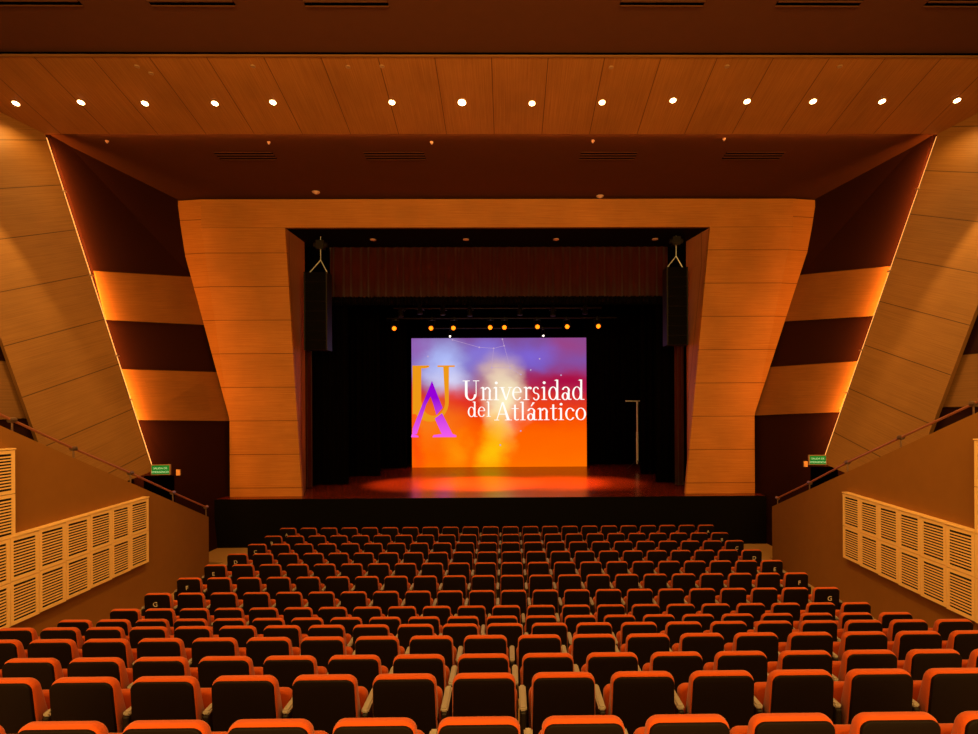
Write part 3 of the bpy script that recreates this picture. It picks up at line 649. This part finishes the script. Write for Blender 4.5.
for side, X, sg, dd, zz in (('left', wl, -1, [11.3, 10.76, 10.26, 9.73, 9.2, 8.68, 8.18], (1.05, 1.71, 2.37, 3.03, 3.69)),
                            ('right', wr, 1, [11.04, 10.51, 9.98, 9.46, 8.95, 8.42, 7.9], (1.10, 1.755, 2.41, 3.09, 3.77))):
    SL = .025                                       # the panel line falls gently away from the stage
    for k in range(6):
        f_ = SL*(dd[0]-(dd[k]+dd[k+1])/2)
        for r_ in (0, 1):
            grille(X, sg, dd[k+1], dd[k], zz[r_]-f_, zz[r_+1]-f_, '%s row wood grille panel on the %s wall, %s counting from the stage end' % (('lower', 'upper')[r_], side, ordn[k]), '%s wall grille panels' % side)
    fN = SL*(dd[0]-dd[6])
    for r_ in range(4):
        grille(X, sg, dd[6]-.52, dd[6]+(.09 if sg < 0 and r_ > 1 else 0), zz[r_]-fN, zz[r_+1]-fN, 'grille panel at the picture edge, tall stack, %s wall, %s from bottom' % (side, ordn[r_]), '%s wall grille panels' % side)
    # pale ledge on top
    bm = bmesh.new(); a, b = dd[6], dd[0]
    prism(bm, [(X(a)-sg*.13, a, zz[2]-fN), (X(b)-sg*.13, b, zz[2]), (X(b), b, zz[2]), (X(a), a, zz[2]-fN)], (0, 0, .02)); uvs(bm, (0, 1, 0))
    struct(link('trim_2' if sg < 0 else 'trim_3', bm, M['vent']), 'pale wood ledge on top of the %s grille panels' % side, 'trim')
    bm = bmesh.new(); a = dd[6]-.52; b = dd[6]+(.09 if sg < 0 else 0)
    prism(bm, [(X(a)-sg*.13, a, zz[4]-fN), (X(b)-sg*.13, b, zz[4]-fN), (X(b), b, zz[4]-fN), (X(a), a, zz[4]-fN)], (0, 0, .02)); uvs(bm, (0, 1, 0))
    struct(link('trim_4' if sg < 0 else 'trim_5', bm, M['vent']), 'pale wood ledge on top of the tall %s grille stack' % side, 'trim')

# ------------------------------------------------------------------ exit signs, doors, switches
def text_mesh(s, size, m, parent, loc, rot=(PI/2, 0, 0), align='CENTER', depth=.002, name='lettering'):
    cu = bpy.data.curves.new('tmp', 'FONT'); cu.body = s; cu.size = size; cu.align_x = align; cu.extrude = depth
    o = bpy.data.objects.new('tmp', cu); C.objects.link(o); dg = bpy.context.evaluated_depsgraph_get()
    me = bpy.data.meshes.new_from_object(o.evaluated_get(dg)); bpy.data.objects.remove(o); me.materials.clear(); me.materials.append(m)
    q = bpy.data.objects.new(name, me); C.objects.link(q); q.parent = parent; q.location = loc; q.rotation_euler = rot; return q
green = mat('exit_green', (10, 120, 40), .5, emit=(8, 130, 44), estr=.55); lite = mat('exit_letter', (200, 235, 190), .5, emit=(190, 225, 170), estr=.5)
for side, x0, x1, y0, y1, sg in (('left', 151.5, 169.5, 464.5, 475, -1), ('right', 809.5, 826, 455, 465, 1)):
    Yx = 12.9; a, b = at(x0, y1, Yx), at(x1, y0, Yx); W, H = b.x-a.x, b.z-a.z
    t = thing('exit_sign', 'small green lit exit sign with white letters at the foot of the %s light strip' % side, 'exit sign', ((a.x+b.x)/2, Yx, a.z), -sg*.12, 'green exit signs')
    bm = bmesh.new(); box(bm, -W/2, W/2, 0, .05, 0, H); link('sign_box', bm, M['trimring'], t)
    bm = bmesh.new(); box(bm, -W/2+.02, W/2-.02, -.006, .001, .02, H-.02); link('green_face', bm, green, t)
    text_mesh('SALIDA DE', H*.26, lite, t, (0, -.01, H*.56)); text_mesh('EMERGENCIA', H*.26, lite, t, (0, -.01, H*.2))
    p = at(178.5 if sg < 0 else 805.5, 472.5 if sg < 0 else 464, 14.0)
for side, sg, (sx_, sy_), NX in (('left', -1, (178.5, 472.5), 1), ('right', 1, (805.5, 464), 1)):
    p = at(sx_, sy_, 14.35); bm = bmesh.new(); box(bm, -.05, .05, -.02, .02, -.075, .075)
    o = link('wall_switch', bm, M['trimring']); o.location = p+Vector((0, 0, 0)); tag(o, 'tiny pale switch box on the maroon wall beside the %s exit sign' % side, 'switch')
# black slab colours in the shade of the exit doorway's recess, under the sign
for n, (side, sg, q) in enumerate((('left', -1, [(144, 476), (173, 476), (173, 520), (144, 520)]), ('right', 1, [(812, 467), (838, 467), (838, 512), (812, 512)]))):
    Yd = 13.35; pts = [at(*p, Yd) for p in q]; x0, x1 = min(p.x for p in pts), max(p.x for p in pts); z1 = (pts[0].z+pts[1].z)/2
    bm = bmesh.new(); box(bm, x0, x1, Yd, Yd+.06, 0, z1); d_ = struct(link('door_%d' % (n+1), bm, M['gap']), 'black doorway under the %s exit sign' % side, 'door')
    bm = bmesh.new(); box(bm, x0+.1, x0+.14, Yd-.04, Yd, 1.0, 1.12); link('door_handle', bm, M['leg'], d_)

# ------------------------------------------------------------------ seats
def rounded(w0, w1, z0, z1, r, n=9):               # outline in x,z: wider at the foot, round shoulders
    pts = [(-w0/2, z0), (w0/2, z0)]
    for i in range(n+1): a = PI/2*i/n; pts.append((w1/2-r+r*math.cos(a), z1-r+r*math.sin(a)))
    for i in range(n+1): a = PI/2+PI/2*i/n; pts.append((-w1/2+r+r*math.cos(a), z1-r+r*math.sin(a)))
    return pts
def slab(bm, shape, y0, y1, sh0, sh1, zref, bev=.02, seg=3):
    """padded slab with rolled edges; y0 viewer side, y1 stage side at z=zref, each face leans by its own amount per metre"""
    w0, w1, z0, z1, r, n = shape; rings = []
    for side, y, sh, sg in ((0, y0, sh0, 1), (1, y1, sh1, -1)):
        ks = range(seg+1) if side == 0 else range(seg, -1, -1)
        for k in ks:
            a = PI/2*k/seg; ins = bev*(1-math.sin(a)); dy = sg*bev*(1-math.cos(a))
            o = rounded(w0-2*ins, w1-2*ins, z0+ins, z1-ins, max(r-ins, .004), n)
            rings.append([bm.verts.new((x, y+dy-sh*(z-zref), z)) for x, z in o])
    bm.faces.new(rings[0]); bm.faces.new(rings[-1][::-1]); m = len(rings[0])
    for A, B in zip(rings, rings[1:]):
        for i in range(m): bm.faces.new((A[i], B[i], B[(i+1) % m], A[(i+1) % m]))
def part(name, bm, m, parent, smooth=True): 
    o = link(name, bm, m, parent, smooth)
    return o
chair = thing('theatre_seat', 'x', 'theatre seat', (0, 0, 0), 0, 'orange theatre seats')
SH = .20
bm = bmesh.new(); slab(bm, (.46, .442, .36, .88, .068, 9), .012, .080, .10, .26, .88, .024, 4); part('backrest', bm, M['fabric'], chair)
bm = bmesh.new(); slab(bm, (.45, .424, .22, .863, .055, 9), -.004, .026, .10, .10, .88, .008, 2); part('back_shell', bm, M['shell'], chair)
bm = bmesh.new(); slab(bm, (.472, .472, .30, .665, .06, 7), .235, .325, -.06, -.02, .45, .022, 3); part('seat_cushion', bm, M['fabric'], chair)
bm = bmesh.new(); box(bm, .254, .296, .05, .38, 0, .60); bmesh.ops.bevel(bm, geom=bm.edges[:], offset=.008, segments=1, affect='EDGES'); part('side_support', bm, M['leg'], chair, False)
bm = bmesh.new(); box(bm, .248, .300, .06, .38, .60, .632); bmesh.ops.bevel(bm, geom=[e for e in bm.edges], offset=.010, segments=2, affect='EDGES'); part('armrest', bm, M['arm'], chair, False)
endarm = [c for c in chair.children if c.name.startswith(('side_support', 'armrest'))]
def ordinal(i, n, ends=True):
    words = ['first', 'second', 'third', 'fourth', 'fifth', 'sixth', 'seventh', 'eighth', 'ninth', 'tenth', 'eleventh']
    return words[i]+' from the left', words[n-1-i if n-1-i < 11 else 0]+' from the right'
rown = ['front row A nearest the stage', 'row B', 'row C', 'row D', 'row E', 'row F', 'row G', 'eighth row from the stage', 'ninth row from the stage', 'tenth row from the stage', 'fourth row up from the picture bottom', 'third row up from the picture bottom', 'second row up from the picture bottom', 'row at the bottom edge of the picture']
wd = ['first', 'second', 'third', 'fourth', 'fifth', 'sixth', 'seventh', 'eighth', 'ninth', 'tenth', 'eleventh']
first = True
for ri, row in enumerate(R):
    lim = 38 if ri < 12 else (50 if ri == 12 else 62)
    ids = [i for i in range(22) if -lim < row['px'][i] < 978+lim]
    n = len(ids)
    for j, i in enumerate(ids):
        c = chair if first else chair.copy()
        if not first:
            C.objects.link(c)
            for ch in kids:
                q = ch.copy(); C.objects.link(q); q.parent = c
        else: kids = list(chair.children); first = False
        c.location = (row['x'][i], row['d'], row['z'])
        if j < (n+1)//2: pos = wd[j]+' from the left'
        else: pos = wd[n-1-j]+' from the right'
        if n % 2 and j == n//2: pos = 'the middle one'
        c['label'] = 'orange seat, %s, %s' % (rown[ri], pos)
        if ri < 7 and i in (0, 21):
            pass
        if i == 0:
            for ch in endarm:
                q = ch.copy(); C.objects.link(q); q.parent = c; q.location.x = -.55
        if ri < 7 and i in (0, 21):
            L = text_mesh('ABCDEFG'[ri], .115, M['white'], c, (-.02 if i == 0 else .04, .0085, .66), (PI/2+.1, 0, 0), name='row_letter')
